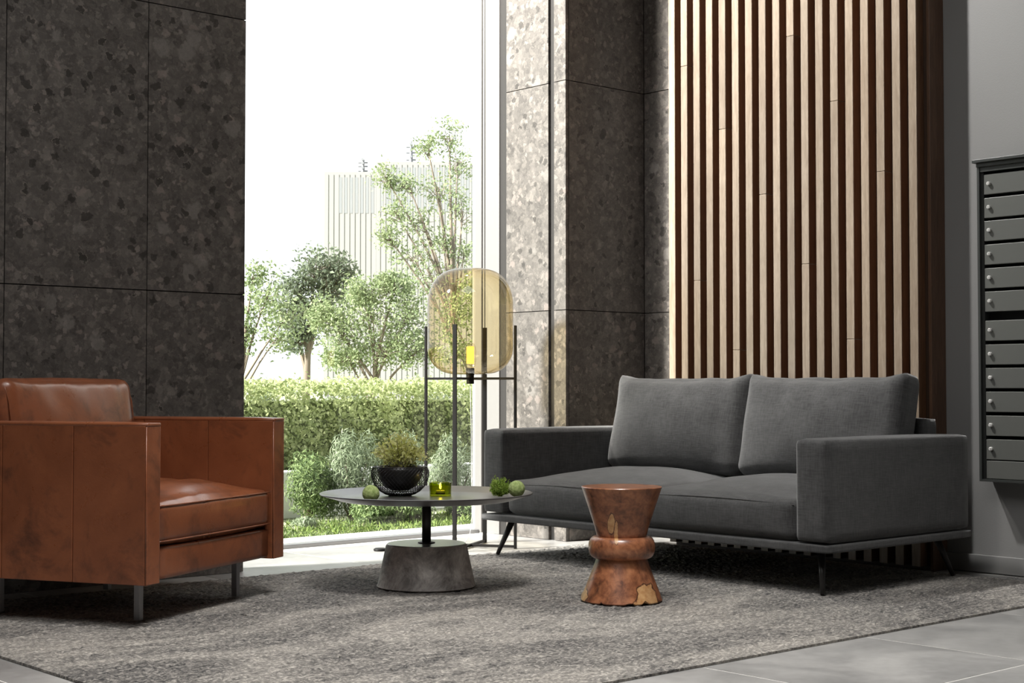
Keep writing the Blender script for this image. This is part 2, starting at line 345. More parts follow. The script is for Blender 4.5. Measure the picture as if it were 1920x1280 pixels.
def cushion(sx, sy, sz, r, bulge=(0, 0, 0), cuts=14, wr=0.0, wscale=6, seed=0, pw=2.0, wfun=None):
    """rounded, stuffed box centred on the origin; bulge is the extra crown on each axis"""
    bm = bmesh.new(); bmesh.ops.create_cube(bm, size=2.0)
    bmesh.ops.subdivide_edges(bm, edges=bm.edges[:], cuts=cuts, use_grid_fill=True)
    h = Vector((sx/2, sy/2, sz/2))
    for v in bm.verts:
        u = v.co.copy()
        # spread the grid so the rounded edges get loops
        u = Vector([math.copysign(abs(c)**0.8, c) for c in u])
        p = Vector((u.x*h.x, u.y*h.y, u.z*h.z)); q = Vector([max(-(h[i]-r), min(h[i]-r, p[i])) for i in range(3)])
        d = p - q
        if d.length > 1e-9: p = q + d.normalized()*r
        f = lambda c: 1 - abs(c)**pw
        p.x += bulge[0]*math.copysign(1, u.x)*f(u.y)*f(u.z)*(abs(u.x) > 0.5)
        p.y += bulge[1]*math.copysign(1, u.y)*f(u.x)*f(u.z)*(abs(u.y) > 0.5)
        p.z += bulge[2]*math.copysign(1, u.z)*f(u.x)*f(u.y)*(abs(u.z) > 0.5)
        if wr:
            nz = mnoise.noise(Vector((p.x, p.y, p.z))*wscale + Vector((seed*7.1, seed*3.3, 0)))
            p += (p.normalized() if p.length > 0 else Vector())*wr*nz
        if wfun: p += wfun(p, u)
        v.co = p
    bmesh.ops.recalc_face_normals(bm, faces=bm.faces[:]); return bm
def rect_loop(x0, x1, y0, y1, z, r, n=5):
    pts = []
    for cx, cy, a0 in ((x1-r, y1-r, 0), (x0+r, y1-r, PI/2), (x0+r, y0+r, PI), (x1-r, y0+r, 1.5*PI)):
        for i in range(n): a = a0 + PI/2*i/(n-1); pts.append((cx + r*math.cos(a), cy + r*math.sin(a), z))
    return pts
def leaves(name, P, size, mat, parent=None, seed=0, aspect=0.55, N=None, loc=(0, 0, 0), up=0.0):
    """P: (k,3) leaf centres -> one mesh of folded leaf blades"""
    rg = np.random.default_rng(seed); P = np.asarray(P, float); k = len(P)
    nrm = rg.normal(size=(k, 3)); nrm[:, 2] += 0.5
    if N is not None: nrm = nrm*0.8 + np.asarray(N)*1.1
    nrm /= np.linalg.norm(nrm, axis=1)[:, None]
    t = rg.normal(size=(k, 3)); t[:, 2] += up; t -= (t*nrm).sum(1)[:, None]*nrm; t /= np.linalg.norm(t, axis=1)[:, None]
    b = np.cross(nrm, t); s = (size*(0.6 + 0.8*rg.random(k)))[:, None]
    V = np.stack([P - t*s*0.5, P + b*s*aspect*0.5 + nrm*s*0.10, P + t*s*0.5, P - b*s*aspect*0.5 + nrm*s*0.10], 1).reshape(-1, 3)
    base = (np.arange(k)*4)[:, None]
    Fc = np.concatenate([base + np.array([[0, 1, 2]]), base + np.array([[0, 2, 3]])], 1).reshape(-1, 3)
    me = bpy.data.meshes.new(name); me.vertices.add(len(V)); me.vertices.foreach_set('co', V.ravel())
    me.loops.add(len(Fc)*3); me.loops.foreach_set('vertex_index', Fc.ravel().astype(np.int32))
    me.polygons.add(len(Fc)); me.polygons.foreach_set('loop_start', np.arange(0, len(Fc)*3, 3, dtype=np.int32))
    me.update(calc_edges=True); me.validate()
    return obj(name, me, mat, parent, loc)

# ------------------------------------------------------------------ THE SETTING
YW = 5.70          # stone wall plane
XR = 5.45          # lit reveal plane
XS = 5.72          # front of the slats
XM = 5.88          # painted wall with the mailboxes
YG = 6.43          # window glass
ZC = 4.6           # ceiling
# floor: grout bed with tiles
fl = obj('floor', bx(-2.6, 6.3, -2.6, 6.36, -0.12, -0.0007), 'grout'); tag(fl, kind='structure')
P_ = 0.79; jx = [4.10 + P_*k for k in range(-9, 4)]; jy = [2.31 + P_*k for k in range(-7, 6)]
full = None
for i in range(len(jx)-1):
    for j in range(len(jy)-1):
        x0, x1, y0, y1 = max(jx[i], -2.6), min(jx[i+1], 6.3), max(jy[j], -2.6), min(jy[j+1], 6.36)
        if x1 - x0 < 0.03 or y1 - y0 < 0.03: continue
        g = 0.0032
        if abs(x1-x0-P_) < 1e-6 and abs(y1-y0-P_) < 1e-6:
            if full is None:
                h = P_/2 - g
                tmp = obj('tile', bx(-h, h, -h, h, -0.0006, 0.0), 'tile'); full = tmp.data; bpy.data.objects.remove(tmp)
            obj('tile', full, None, fl, ((x0+x1)/2, (y0+y1)/2, 0))
        else:
            obj('tile', bx(x0+g, x1-g, y0+g, y1-g, -0.0006, 0.0), 'tile', fl)
ce = obj('ceiling', bx(-2.6, 6.3, -2.6, 6.5, ZC, ZC+0.2), 'ceiling'); tag(ce, kind='structure')

zj = [0.0, 1.2, 2.4, 3.6, ZC]
def panels(parent, plane, pos, edges, thick=0.02, g=0.0022, zs=zj):
    """stone slabs standing on a wall: plane 'y' (face looks to -Y) or 'x' (face looks to -X)"""
    for a, b in zip(edges, edges[1:]):
        for z0, z1 in zip(zs, zs[1:]):
            if plane == 'y': m_ = bx(a+g, b-g, pos, pos+thick, z0+g, z1-g)
            else: m_ = bx(pos, pos+thick, a+g, b-g, z0+g, z1-g)
            obj('stone_panel', m_, 'stone', parent)
wl = obj('wall_left', bx(-2.6, 3.52, YW+0.018, YW+0.16, 0, ZC), 'stone_core'); tag(wl, kind='structure')
panels(wl, 'y', YW, [-2.6] + [3.05 - 0.61*k for k in range(9, -1, -1)] + [3.52])
wc = obj('wall_corner', bx(XR+0.018, 6.0575, YW+0.018, 6.17, 0, ZC), 'stone_core'); tag(wc, kind='structure')
panels(wc, 'y', YW, [XR+0.0205, 6.04])
panels(wc, 'x', XR, [YW, 5.792]); panels(wc, 'x', XR, [5.832, 6.17])
obj('metal_strip', bx(XR+0.015, XR+0.02, 5.793, 5.831, 0, ZC), 'gasket', wc)
wret = obj('wall_return', bx(6.058, 6.25, 3.0, 5.95, 0, ZC), 'stone_core'); tag(wret, kind='structure')
panels(wret, 'x', 6.04, [5.10, YW-0.001])
wr = obj('wall_right', bx(XM, 6.057, -2.6, 3.741, 0, ZC), 'plaster'); tag(wr, kind='structure')
tag(obj('baseboard_right', bx(XM-0.012, XM, -2.6, 3.735, 0.004, 0.078, bev=0.002), 'plaster'), kind='structure')
# lobby walls behind the camera
tag(obj('wall_back', bx(-2.6, 6.05, -2.75, -2.6, 0, ZC), 'dimwall'), kind='structure')
tag(obj('wall_side', bx(-2.75, -2.6, -2.75, 5.72, 0, ZC), 'dimwall'), kind='structure')

# window: deep aluminium jamb, threshold, pane
w1 = bpy.data.objects.new('window_1', None); C.objects.link(w1); tag(w1, kind='structure')
obj('dark_gasket', bx(XR+0.004, XR+0.05, 6.172, 6.222, 0, ZC), 'gasket', w1)
obj('jamb_profile', bx(XR-0.004, XR+0.06, 6.223, 6.340, 0, ZC, bev=0.003), 'alu', w1)
obj('jamb_groove', bx(XR+0.008, XR+0.05, 6.340, 6.372, 0, ZC), 'bronze', w1)
obj('jamb_bead', bx(XR-0.002, XR+0.05, 6.349, 6.361, 0, ZC), 'alu', w1)
obj('jamb_profile', bx(XR-0.004, XR+0.06, 6.372, 6.450, 0, ZC, bev=0.003), 'alu', w1)
obj('bottom_rail', bx(1.2, XR, 6.39, 6.47, -0.02, 0.016, bev=0.003), 'legmetal', w1)
obj('top_rail', bx(1.2, XR, 6.37, 6.47, ZC-0.08, ZC), 'bronze', w1)
obj('glass_pane', bx(1.2, XR, YG-0.006, YG+0.006, 0.02, ZC-0.08), 'glass', w1)
tag(obj('window_sill', bx(-2.6, 6.06, 6.36, 6.56, -0.12, -0.01), 'pave'), kind='structure')

# ground outside
tag(obj('pavement', bx(-6, 20, 6.56, 6.92, -0.12, -0.012), 'pave'), kind='structure')
tag(obj('ground', bx(-60, 140, 6.92, 160, -0.30, -0.03), 'ground'), kind='structure')

# ------------------------------------------------------------------ SLATTED WALL PANEL
sp = thing('slat_panel', 'tall panel of upright wooden slats with open gaps behind the grey sofa', 'wall panel', (XS, 4.49, 0))
n_sl = 18; w_sl = 0.0425; pitch = (5.226 - 3.764 - w_sl)/(n_sl - 1); dep = 0.056
joints = {1: 122, 4: 241, 7: 364, 2: 526, 9: 65, 12: 188, 10: 495, 15: 321, 13: 636, 5: 656}
for i in range(n_sl):
    yl = 5.226 - i*pitch; y0, y1 = yl - w_sl - 4.49, yl - 4.49
    segs = [(0.02, ZC-0.02)]
    if i in joints:
        d = FW[0]*XS + FW[1]*yl; z = EYE + d*(725 - joints[i])/F; segs = [(0.02, z-0.0008), (z+0.0008, ZC-0.02)]
    for z0, z1 in segs:
        o_ = obj('slat', bx(0, dep, y0, y1, z0, z1, bev=0.0016, seg=1), 'slat', sp); o_.data.materials.append(M['slat_edge_shade'])
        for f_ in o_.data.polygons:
            if abs(f_.normal.y) > 0.8: f_.material_index = 1  # side faces take the shade-darkened wood
obj('backing_board', bx(dep, dep+0.02, 3.742-4.49, 5.232-4.49, 0.0, ZC-0.02), 'slat_dark', sp)
obj('end_board', bx(dep-0.012, dep+0.045, 3.726-4.49, 3.7415-4.49, 0.0, ZC-0.02, bev=0.0015), 'slat_side', sp)
obj('end_board', bx(dep+0.046, XM-XS-0.001, 3.729-4.49, 3.7415-4.49, 0.0, ZC-0.02, bev=0.0015), 'slat_side', sp)
obj('frame_post', bx(dep+0.02, XM-XS, 5.205-4.49, 5.232-4.49, 0.0, ZC-0.02), 'slat_dark', sp)

# ------------------------------------------------------------------ MAILBOX CABINET
XF = 5.78; mb = thing('mailbox_cabinet', 'dark grey-green mailbox cabinet of stacked narrow doors on the right wall', 'mailboxes', (XF, 3.50, 0))
yL = 0.010; yR = -0.42
zt, zb = 1.735, 0.400
obj('back_panel', bx(0.055, 0.099, yR, yL, zb, zt), 'black', mb)
obj('side_panel', bx(0.0, 0.099, yL-0.012, yL, zb, zt, bev=0.0015), 'mailcase', mb)
obj('side_panel', bx(0.0, 0.099, yR, yR+0.012, zb, zt, bev=0.0015), 'mailcase', mb)
obj('bottom_panel', bx(0.0, 0.099, yR+0.012, yL-0.012, zb, zb+0.010), 'mailcase', mb)
obj('inner_frame', bx(0.016, 0.055, yL-0.024, yL-0.012, zb+0.01, zt), 'mailcase', mb)
cn = bmesh.new(); box(cn, -0.004, 0.099, yR, yL+0.001, zt, zt+0.018, bev=0.002); box(cn, -0.016, 0.099, yR-0.01, yL+0.014, zt+0.018, zt+0.032, bev=0.002)
obj('cornice', cn, 'mailcase', mb)
obj('head_rail', bx(0.004, 0.055, yR+0.012, yL-0.012, zt-0.020, zt), 'mailcase', mb)
ylk = [343, 387.5, 431, 475.5, 520, 564, 618.7, 663.5, 707.6, 752, 796.6, 841]
dd = FW[0]*XF + FW[1]*3.47
for k, yy in enumerate(ylk):
    zc = EYE + dd*(725 - yy)/F - 0.004
    d0 = obj('mail_door', bx(0.012, 0.030, yR+0.028, yL-0.027, zc-0.0415, zc+0.0445, bev=0.002), 'mailbox', mb)
    lk = bmesh.new(); tube(lk, [(0.0125, 0, 0), (0.002, 0, 0), (0.0, 0, 0)], [0.0085, 0.0085, 0.0065], 14); box(lk, -0.001, 0.004, -0.0012, 0.0012, -0.005, 0.005)
    obj('lock', lk, 'chrome', d0, (0, yL-0.052, zc+0.004))
obj('blank_panel', bx(0.012, 0.030, yR+0.028, yL-0.027, zb+0.012, zc-0.046, bev=0.002), 'mailbox', mb)

# ------------------------------------------------------------------ RUG
def make_rug():
    x0, x1, y0, y1 = 1.87, 5.70, 2.90, 5.49
    nx, ny = 256, 174
    rg = np.random.default_rng(5)
    X, Y = np.meshgrid(np.linspace(x0, x1, nx), np.linspace(y0, y1, ny), indexing='ij')
    Z = 0.011 + 0.0022*rg.standard_normal((nx, ny)).clip(-1.5, 1.5)
    X = X + 0.003*rg.standard_normal(X.shape)*((np.arange(nx) % (nx-1) != 0)[:, None]); Y = Y + 0.003*rg.standard_normal(Y.shape)*((np.arange(ny) % (ny-1) != 0)[None, :])
    Z[0, :] = Z[-1, :] = Z[:, 0] = Z[:, -1] = 0.008
    V = np.stack([X, Y, Z], -1).reshape(-1, 3).tolist(); idx = lambda i, j: i*ny + j
    Fc = [(idx(i, j), idx(i+1, j), idx(i+1, j+1), idx(i, j+1)) for i in range(nx-1) for j in range(ny-1)]
    ring = [idx(i, 0) for i in range(nx)] + [idx(nx-1, j) for j in range(1, ny)] + [idx(i, ny-1) for i in range(nx-2, -1, -1)] + [idx(0, j) for j in range(ny-2, 0, -1)]
    b0 = len(V)
    for r_ in ring: V.append([V[r_][0], V[r_][1], 0.001])
    k = len(ring)
    for i in range(k): Fc.append((ring[(i+1) % k], ring[i], b0+i, b0+(i+1) % k))
    Fc.append(tuple(b0+i for i in range(k))[::-1])
    me = bpy.data.meshes.new('rug'); me.from_pydata(V, [], Fc); me.update()
    return obj('rug', me, 'rug')
tag(make_rug(), 'large mottled grey-brown wool rug under the seating', 'rug')
RZ = 0.0145

# ------------------------------------------------------------------ SOFA  (faces -X)
sx0, sx1, sy0, sy1 = 4.67, 5.65, 3.475, 5.454
sc_ = Vector(((sx0+sx1)/2, (sy0+sy1)/2, RZ))
so = thing('sofa', 'charcoal fabric two-seat sofa in front of the wooden slats', 'sofa', sc_)
hx, hy = (sx1-sx0)/2, (sy1-sy0)/2
def fabric_part(name, x0, x1, y0, y1, z0, z1, r, bulge=(0, 0, 0), cuts=12, wr=0, seed=0, pw=2.0, rot=(0, 0, 0), wfun=None):
    return obj(name, cushion(x1-x0, y1-y0, z1-z0, r, bulge, cuts, wr, 5, seed, pw, wfun), 'fabric', so, ((x0+x1)/2, (y0+y1)/2, (z0+z1)/2), rot, True)
aw = 0.150
for sgn in (-1, 1):
    y0, y1 = (-hy, -hy+aw) if sgn < 0 else (hy-aw, hy)
    a = fabric_part('arm', -hx, hx, y0, y1, 0.196, 0.588, 0.020, (0.004, 0.003, 0.004), 14)
fabric_part('back_frame', hx-0.095, hx, -hy+aw, hy-aw, 0.196, 0.655, 0.02, cuts=10)
fabric_part('base_frame', -hx-0.006, hx+0.004, -hy-0.006, hy+0.006, 0.158, 0.194, 0.010, cuts=10)
ym = 0.0
for k, (y0, y1) in enumerate(((-hy+aw+0.002, -0.001), (0.001, hy-aw-0.002))):
    def seatw(p, u, k=k):
        n = mnoise.noise(Vector((p.x*7, p.y*4, k*9)))
        return Vector((0, 0, 0.005*n*(u.z > 0.5)))
    s_ = fabric_part('seat_cushion', -hx+0.012, hx-0.09, y0, y1, 0.197, 0.352, 0.034, (0.014, 0.002, 0.066), 22, 0, k, 2.0, wfun=seatw)
    pt = bmesh.new(); wy = (y1-y0)/2
    tube(pt, [(-(hx*2-0.102)/2 + 0.0065 - 0.0035*(1-t*t), wy*t*0.965, 0.0575 + 0.010*(1-t*t)) for t in np.linspace(-1, 1, 24)], 0.0022, 6)
    obj('piping', pt, 'fabric', s_, smooth=True)
for k, (y0, y1) in enumerate(((-hy+aw+0.004, 0.012), (-0.012, hy-aw-0.004))):
    def backw(p, u, k=k):
        # stuffed corners pulled up, vertical slack folds near the bottom and sides
        ear = 0.030*max(0, u.z)*abs(u.y)**8
        fold = 0.006*math.sin(p.y*38 + 3*mnoise.noise(Vector((p.y*3, p.z*4, k*5))))*max(0, abs(u.y) - 0.25)*(u.x < -0.5)
        n = mnoise.noise(Vector((p.x*5, p.y*6, p.z*6 + k*11)))
        return Vector((fold + 0.008*n*(abs(u.x) > 0.5), 0, ear - 0.010*(max(0, u.z))*(1 - u.y*u.y)*0.6 + 0.006*mnoise.noise(Vector((p.y*9, k*3.0, 0)))*(u.z > 0.5)))
    c_ = obj('back_cushion', cushion(0.150, y1-y0, 0.450, 0.050, (0.055, 0.004, 0.006), 22, 0, 5, k, 2.2, backw), 'fabric', so, (hx-0.215, (y0+y1)/2, 0.600), (0, math.radians(12), 0), True)
for ix in (-1, 1):
    for iy in (-1, 1):
        l_ = bmesh.new(); tx, ty = ix*(hx-0.10), iy*(hy-0.10); fx, fy = ix*(hx-0.045), iy*(hy-0.055)
        tube(l_, [(tx, ty, 0.160), (fx, fy, 0.0)], [0.016, 0.009], 12)
        obj('leg', l_, 'sofaleg', so, smooth=True)

# ------------------------------------------------------------------ LEATHER ARMCHAIR
# local frame: +x from near arm to far arm, +y to the back
ang = math.atan2(0.470, 0.883)
ac = thing('armchair', 'cognac leather club armchair with square arms and slim metal legs', 'armchair', (2.408, 4.491, RZ), ang)
wA, dA, aT = 0.917, 0.860, 0.080
zb_, zt_ = 0.139, 0.667
def lpart(name, x0, x1, y0, y1, z0, z1, r, bulge=(0, 0, 0), cuts=8, parent=None, wr=0, seed=0, pw=2.0, rot=(0, 0, 0), wfun=None):
    return obj(name, cushion(x1-x0, y1-y0, z1-z0, r, bulge, cuts, wr, 6, seed, pw, wfun), 'leather', parent or ac, ((x0+x1)/2, (y0+y1)/2, (z0+z1)/2), rot, True)
for sd in (0, 1):
    x0 = 0 if sd == 0 else wA - aT; x1 = x0 + aT
    arm = lpart('arm', x0+0.004, x1-0.004, 0.004, dA-0.004, zb_+0.002, zt_-0.002, 0.004, cuts=6)
    cx, cy, cz = (x0+x1)/2, dA/2, (zb_+zt_)/2
    for a, b in ((0.006, 0.287), (0.287, 0.574), (0.574, dA)):     # leather panels on each side face, meeting at sewn seams
        for side in (0, 1):
            xa, xb = (x0, x0+0.008) if side == 0 else (x1-0.008, x1)
            obj('leather_panel', bx(xa-cx, xb-cx, a+0.0010-cy, b-0.0010-cy, zb_-cz, zt_-0.010-cz, bev=0.0022, seg=2), 'leather', arm)
    obj('top_band', cushion(aT+0.002, dA+0.004, 0.016, 0.0075, (0, 0, 0.001), 8, pw=6), 'leather', arm, (0, 0, (zt_-zb_)/2-0.006), smooth=True)
    obj('front_band', bx(-aT/2+0.0025, aT/2-0.0025, -dA/2, -dA/2+0.012, zb_-cz, zt_-0.010-cz, bev=0.003, seg=3), 'leather', arm)
    for xs in (-aT/2+0.0012, aT/2-0.0012):
        pt = bmesh.new(); tube(pt, [(xs, -dA/2+0.0035, -(zt_-zb_)/2+0.002), (xs, -dA/2+0.0035, (zt_-zb_)/2-0.012)], 0.0020, 6)
        obj('piping', pt, 'leather', arm, smooth=True)
lpart('back_frame', aT, wA-aT, dA-0.085, dA, zb_, zt_+0.01, 0.012, (0, 0.003, 0.003), 8)
lpart('seat_base', aT+0.001, wA-aT-0.001, 0.018, dA-0.085, zb_+0.003, 0.255, 0.014, (0, 0.004, 0.002), 8)
def lw(p, u):
    # slack creases in the seat leather
    e = Vector((p.x, p.y, 0))
    n = mnoise.noise(Vector((p.x*5, p.y*14, 0.3))) + 0.6*mnoise.noise(Vector((p.x*22+p.y*10, p.y*9, 2.0)))
    return Vector((0, 0, 0.011*n*(u.z > 0.5)*(1 - abs(u.x)**4)))
scn = lpart('seat_cushion', aT+0.002, wA-aT-0.002, 0.012, 0.64, 0.262, 0.398, 0.026, (0.001, 0.012, 0.058), 26, wfun=lw, pw=2.3)
sw = (wA-2*aT-0.004)/2; sd_ = 0.314
for zz in (0.060, -0.058):
    pt = bmesh.new(); tube(pt, [(sw*0.985*t, -sd_ + 0.002 - 0.0075*(1-t**4), zz) for t in np.linspace(-1, 1, 24)], 0.0032, 6)
    obj('piping', pt, 'leather', scn, smooth=True)
def lb(p, u):
    cr = mnoise.noise(Vector((p.x*22, p.z*5, 1.0)))*0.012*max(0, u.z)*(u.y < 0.5) + 0.006*mnoise.noise(Vector((p.x*7, p.z*6, 4.0)))
    return Vector((0, cr, 0.010*max(0, u.z)*(abs(u.x)**6) - 0.006*max(0, u.z)*u.x*u.x))
bcn = obj('back_cushion', cushion(wA-2*aT-0.006, 0.165, 0.425, 0.045, (0.006, 0.036, 0.004), 22, 0, 5, 3, 2.4, lb), 'leather', ac, (wA/2, dA-0.180, 0.600), (math.radians(-8), 0, 0), True)
bw = (wA-2*aT-0.006)/2
for xs in (-bw+0.012, bw-0.012):
    pt = bmesh.new(); tube(pt, [(xs, -0.072, -0.18), (xs, -0.074, 0.12), (xs, -0.064, 0.178), (xs, -0.030, 0.209), (xs, 0.03, 0.209)], 0.0032, 6)
    obj('piping', pt, 'leather', bcn, smooth=True)
for lx in (0.150, wA-0.135):
    for ly in (0.13, 0.70):
        obj('leg', bx(lx-0.0115, lx+0.0115, ly-0.0115, ly+0.0115, 0.0, zb_+0.006, bev=0.0015), 'legmetal', ac)

# ------------------------------------------------------------------ COFFEE TABLE
ct = thing('coffee_table', 'low round coffee table with dark tray top and concrete base', 'table', (3.757, 4.729, RZ))
TZ = -RZ
obj('base', lathe(bmesh.new(), [(0.190, 0.0), (0.196, 0.004), (0.192, 0.010), (0.160, 0.160), (0.156, 0.165)], 64), 'concrete', ct, smooth=False)
obj('base_cap', lathe(bmesh.new(), [(0.150, 0.1652), (0.1555, 0.1655), (0.1555, 0.1675), (0.153, 0.169)], 64), 'cap', ct)
obj('collar', lathe(bmesh.new(), [(0.034, 0.169), (0.034, 0.173), (0.020, 0.176)], 32), 'table_stem', ct)
obj('stem', lathe(bmesh.new(), [(0.018, 0.170), (0.018, 0.342)], 24), 'table_stem', ct, smooth=True)
obj('tray_top', lathe(bmesh.new(), [(0.0, 0.338), (0.335, 0.338), (0.350, 0.342), (0.419, 0.363), (0.421, 0.367), (0.417, 0.3685), (0.352, 0.3500), (0.340, 0.3475), (0.0, 0.3475)], 96), 'table', ct, smooth=True)
for c_ in ct.children:
    if c_.name.startswith(('base', 'tray')):
        md = c_.modifiers.new('edge', 'EDGE_SPLIT'); md.split_angle = math.radians(28)
        c_.data.shade_smooth()
TT = RZ + 0.3475 + 0.0004   # tray floor height
# wire bowl
bwl = thing('wire_bowl', 'black wire mesh bowl around the planted pot on the coffee table', 'bowl', (3.732, 4.868, TT))
bp = [(0.044, 0.004), (0.060, 0.008), (0.080, 0.020), (0.097, 0.037), (0.110, 0.060), (0.1165, 0.084), (0.115, 0.102), (0.108, 0.117)]
def prof_at(t):
    f = t*(len(bp)-1); i = min(int(f), len(bp)-2); a = f - i
    return bp[i][0]*(1-a) + bp[i+1][0]*a, bp[i][1]*(1-a) + bp[i+1][1]*a
wm_ = bmesh.new(); nw = 44
for s_ in (-1, 1):
    for k in range(nw):
        pts = []
        for t in np.linspace(0, 1, 15):
            r_, z_ = prof_at(t); a = 2*PI*k/nw + s_*t*1.25; pts.append((r_*math.cos(a), r_*math.sin(a), z_))
        tube(wm_, pts, 0.0011, 3)
obj('wire_mesh', wm_, 'table_stem', bwl)
rm = bmesh.new(); tube(rm, [(0.108*math.cos(2*PI*i/48), 0.108*math.sin(2*PI*i/48), 0.117) for i in range(48)], 0.002, 6, True); obj('rim', rm, 'table_stem', bwl, smooth=True)
rm = bmesh.new(); tube(rm, [(0.045*math.cos(2*PI*i/40), 0.045*math.sin(2*PI*i/40), 0.0028) for i in range(40)], 0.0026, 6, True); obj('foot_ring', rm, 'table_stem', bwl, smooth=True)
rm = bmesh.new(); lathe(rm, [(0.0, 0.0185), (0.052, 0.0195), (0.074, 0.0215)], 40, False, False); lathe(rm, [(0.074, 0.0215), (0.052, 0.0185), (0.0, 0.0175)], 40, False, False)
obj('inner_cradle', rm, 'table_stem', bwl)
pp = thing('potted_plant', 'yellow-green leafy plant in a dark round pot inside the wire bowl', 'plant', (3.732, 4.868, TT+0.0205))
obj('pot', lathe(bmesh.new(), [(0.0, 0.0), (0.035, 0.003), (0.062, 0.018), (0.082, 0.045), (0.092, 0.075), (0.0945, 0.098), (0.089, 0.098), (0.086, 0.078)], 48, False, False), 'table_stem', pp, smooth=True)
obj('soil', lathe(bmesh.new(), [(0.0, 0.096), (0.04, 0.100), (0.072, 0.094), (0.0865, 0.080)], 40, False, False), 'soil', pp, smooth=True)
rg = np.random.default_rng(11); st = bmesh.new(); pts = []
for k in range(120):
    a = rg.random()*2*PI; e = rg.random()**0.55; R_ = 0.118*e; top = Vector((R_*math.cos(a), R_*math.sin(a), 0.128 + 0.115*(1 - e**2)*(0.55 + 0.45*rg.random()) + 0.02*rg.random()))
    b0 = Vector((0.5*R_*math.cos(a)*0.9, 0.5*R_*math.sin(a)*0.9, 0.094)); mid = (b0+top)/2 + Vector((0, 0, 0.015))
    tube(st, [b0, mid, top], 0.0008, 3)
    for q in range(15):
        t = rg.random()**0.6; p = b0.lerp(mid, t*2) if t < 0.5 else mid.lerp(top, t*2-1); pts.append(p + Vector(rg.normal(size=3)*0.0085))
obj('stems', st, 'bark', pp); leaves('foliage', [tuple(p) for p in pts], 0.0135, 'leaf_plant', pp, 12, 0.7)
# tealight holder + candle
tl = thing('tealight_holder', 'olive green glass tealight cup on the coffee table', 'candle holder', (3.853, 4.761, TT))
obj('cup', lathe(bmesh.new(), [(0.0, 0.0), (0.042, 0.0), (0.0435, 0.002), (0.0440, 0.0545), (0.0425, 0.0555), (0.0410, 0.0545), (0.0405, 0.008), (0.0, 0.007)], 48, False, False), 'greenglass', tl, smooth=True)
cd = thing('tealight_candle', 'small lit tealight candle inside the green glass cup', 'candle', (3.853, 4.761, TT+0.0074))
obj('wax', lathe(bmesh.new(), [(0.0190, 0.0), (0.0192, 0.014), (0.0178, 0.0148), (0.0175, 0.013), (0.0, 0.0125)], 32), 'wax', cd, smooth=True)
wk = bmesh.new(); tube(wk, [(0, 0, 0.012), (0, 0, 0.020), (0.001, 0, 0.023)], 0.0008, 5); obj('wick', wk, 'black', cd)
obj('flame', lathe(bmesh.new(), [(0.0, 0.020), (0.0035, 0.024), (0.0045, 0.029), (0.003, 0.037), (0.0, 0.046)], 16), 'flame', cd, smooth=True)
# moss balls and sprig
def moss(loc, r, label, seed):
    b = bmesh.new(); bmesh.ops.create_icosphere(b, subdivisions=4, radius=r)
    for v in b.verts: v.co *= 1 + 0.035*mnoise.noise(v.co*90 + Vector((seed, 0, 0)))
    return tag(obj('moss_ball', b, 'moss', None, loc, smooth=True), label, 'moss ball', 'moss balls on the coffee table')
moss((3.440, 4.668, TT+0.0335), 0.0325, 'green moss ball lying alone left of the wire bowl', 3)
moss((4.004, 4.470, TT+0.0365), 0.0325, 'green moss ball beside the spiky sprig at the tray edge', 8)
sg = thing('green_sprig', 'spiky green plant sprig beside the moss ball on the tray', 'plant', (3.985, 4.548, TT))
rg = np.random.default_rng(4); stm = bmesh.new(); pts = []
for k in range(110):
    a = rg.random()*2*PI; e = math.asin(0.05 + 0.95*rg.random()); L_ = 0.032 + 0.022*rg.random(); top = Vector((L_*math.cos(e)*math.cos(a), L_*math.cos(e)*math.sin(a), 0.022 + 1.25*L_*math.sin(e)))
    b0 = Vector((0.15*top.x, 0.15*top.y, 0.004 + 0.5*max(0, 0.03-top.z))); tube(stm, [b0, (b0+top)/2+Vector((0, 0, 0.006)), top], [0.0016, 0.0013, 0.0006], 4)
    for q in range(7):
        t = 0.35 + 0.65*rg.random(); pts.append(tuple(b0.lerp(top, t) + Vector(rg.normal(size=3)*0.003)))
obj('stems', stm, 'leaf_sprig', sg); leaves('blades', pts, 0.020, 'leaf_sprig', sg, 5, 0.13, up=1.6)

# ------------------------------------------------------------------ CARVED STOOL
sl = thing('carved_stool', 'reddish-brown carved wooden hourglass stool with a ring around its waist', 'stool', (4.046, 3.936, RZ), YAW)
bb = lathe(bmesh.new(), [(0.0, 0.004), (0.135, 0.004), (0.147, 0.0), (0.150, 0.004), (0.140, 0.032), (0.118, 0.088), (0.100, 0.135), (0.092, 0.158)], 96)
for v in bb.verts:
    r_ = math.hypot(v.co.x, v.co.y); a = math.atan2(v.co.y, v.co.x)
    if v.co.z < 0.02 and r_ > 0.14:      # chipped live edge at the foot
        n = mnoise.noise(Vector((math.cos(a)*3.2, math.sin(a)*3.2, 0.4))) + 0.5*mnoise.noise(Vector((math.cos(a)*9, math.sin(a)*9, 1.4)))
        v.co.z += max(0, n - 0.30)*0.030
    if r_ > 0.05: k = 1 + 0.018*mnoise.noise(Vector((math.cos(a)*1.3, math.sin(a)*1.3, v.co.z*6))); v.co.x *= k; v.co.y *= k
obj('base', bb, 'stool', sl, smooth=True)
obj('collar', lathe(bmesh.new(), [(0.088, 0.157)] + [(0.098 + 0.0255*math.sin(t)**0.9 if 0 < t < PI else 0.098, 0.196 - 0.040*math.cos(t)) for t in np.linspace(0, PI, 15)] + [(0.088, 0.236)], 72), 'stool', sl, smooth=True)
se = obj('seat', lathe(bmesh.new(), [(0.091, 0.234), (0.100, 0.270), (0.126, 0.350), (0.147, 0.411), (0.149, 0.416), (0.147, 0.4185), (0.0, 0.4185)], 96), 'stool', sl, smooth=True)
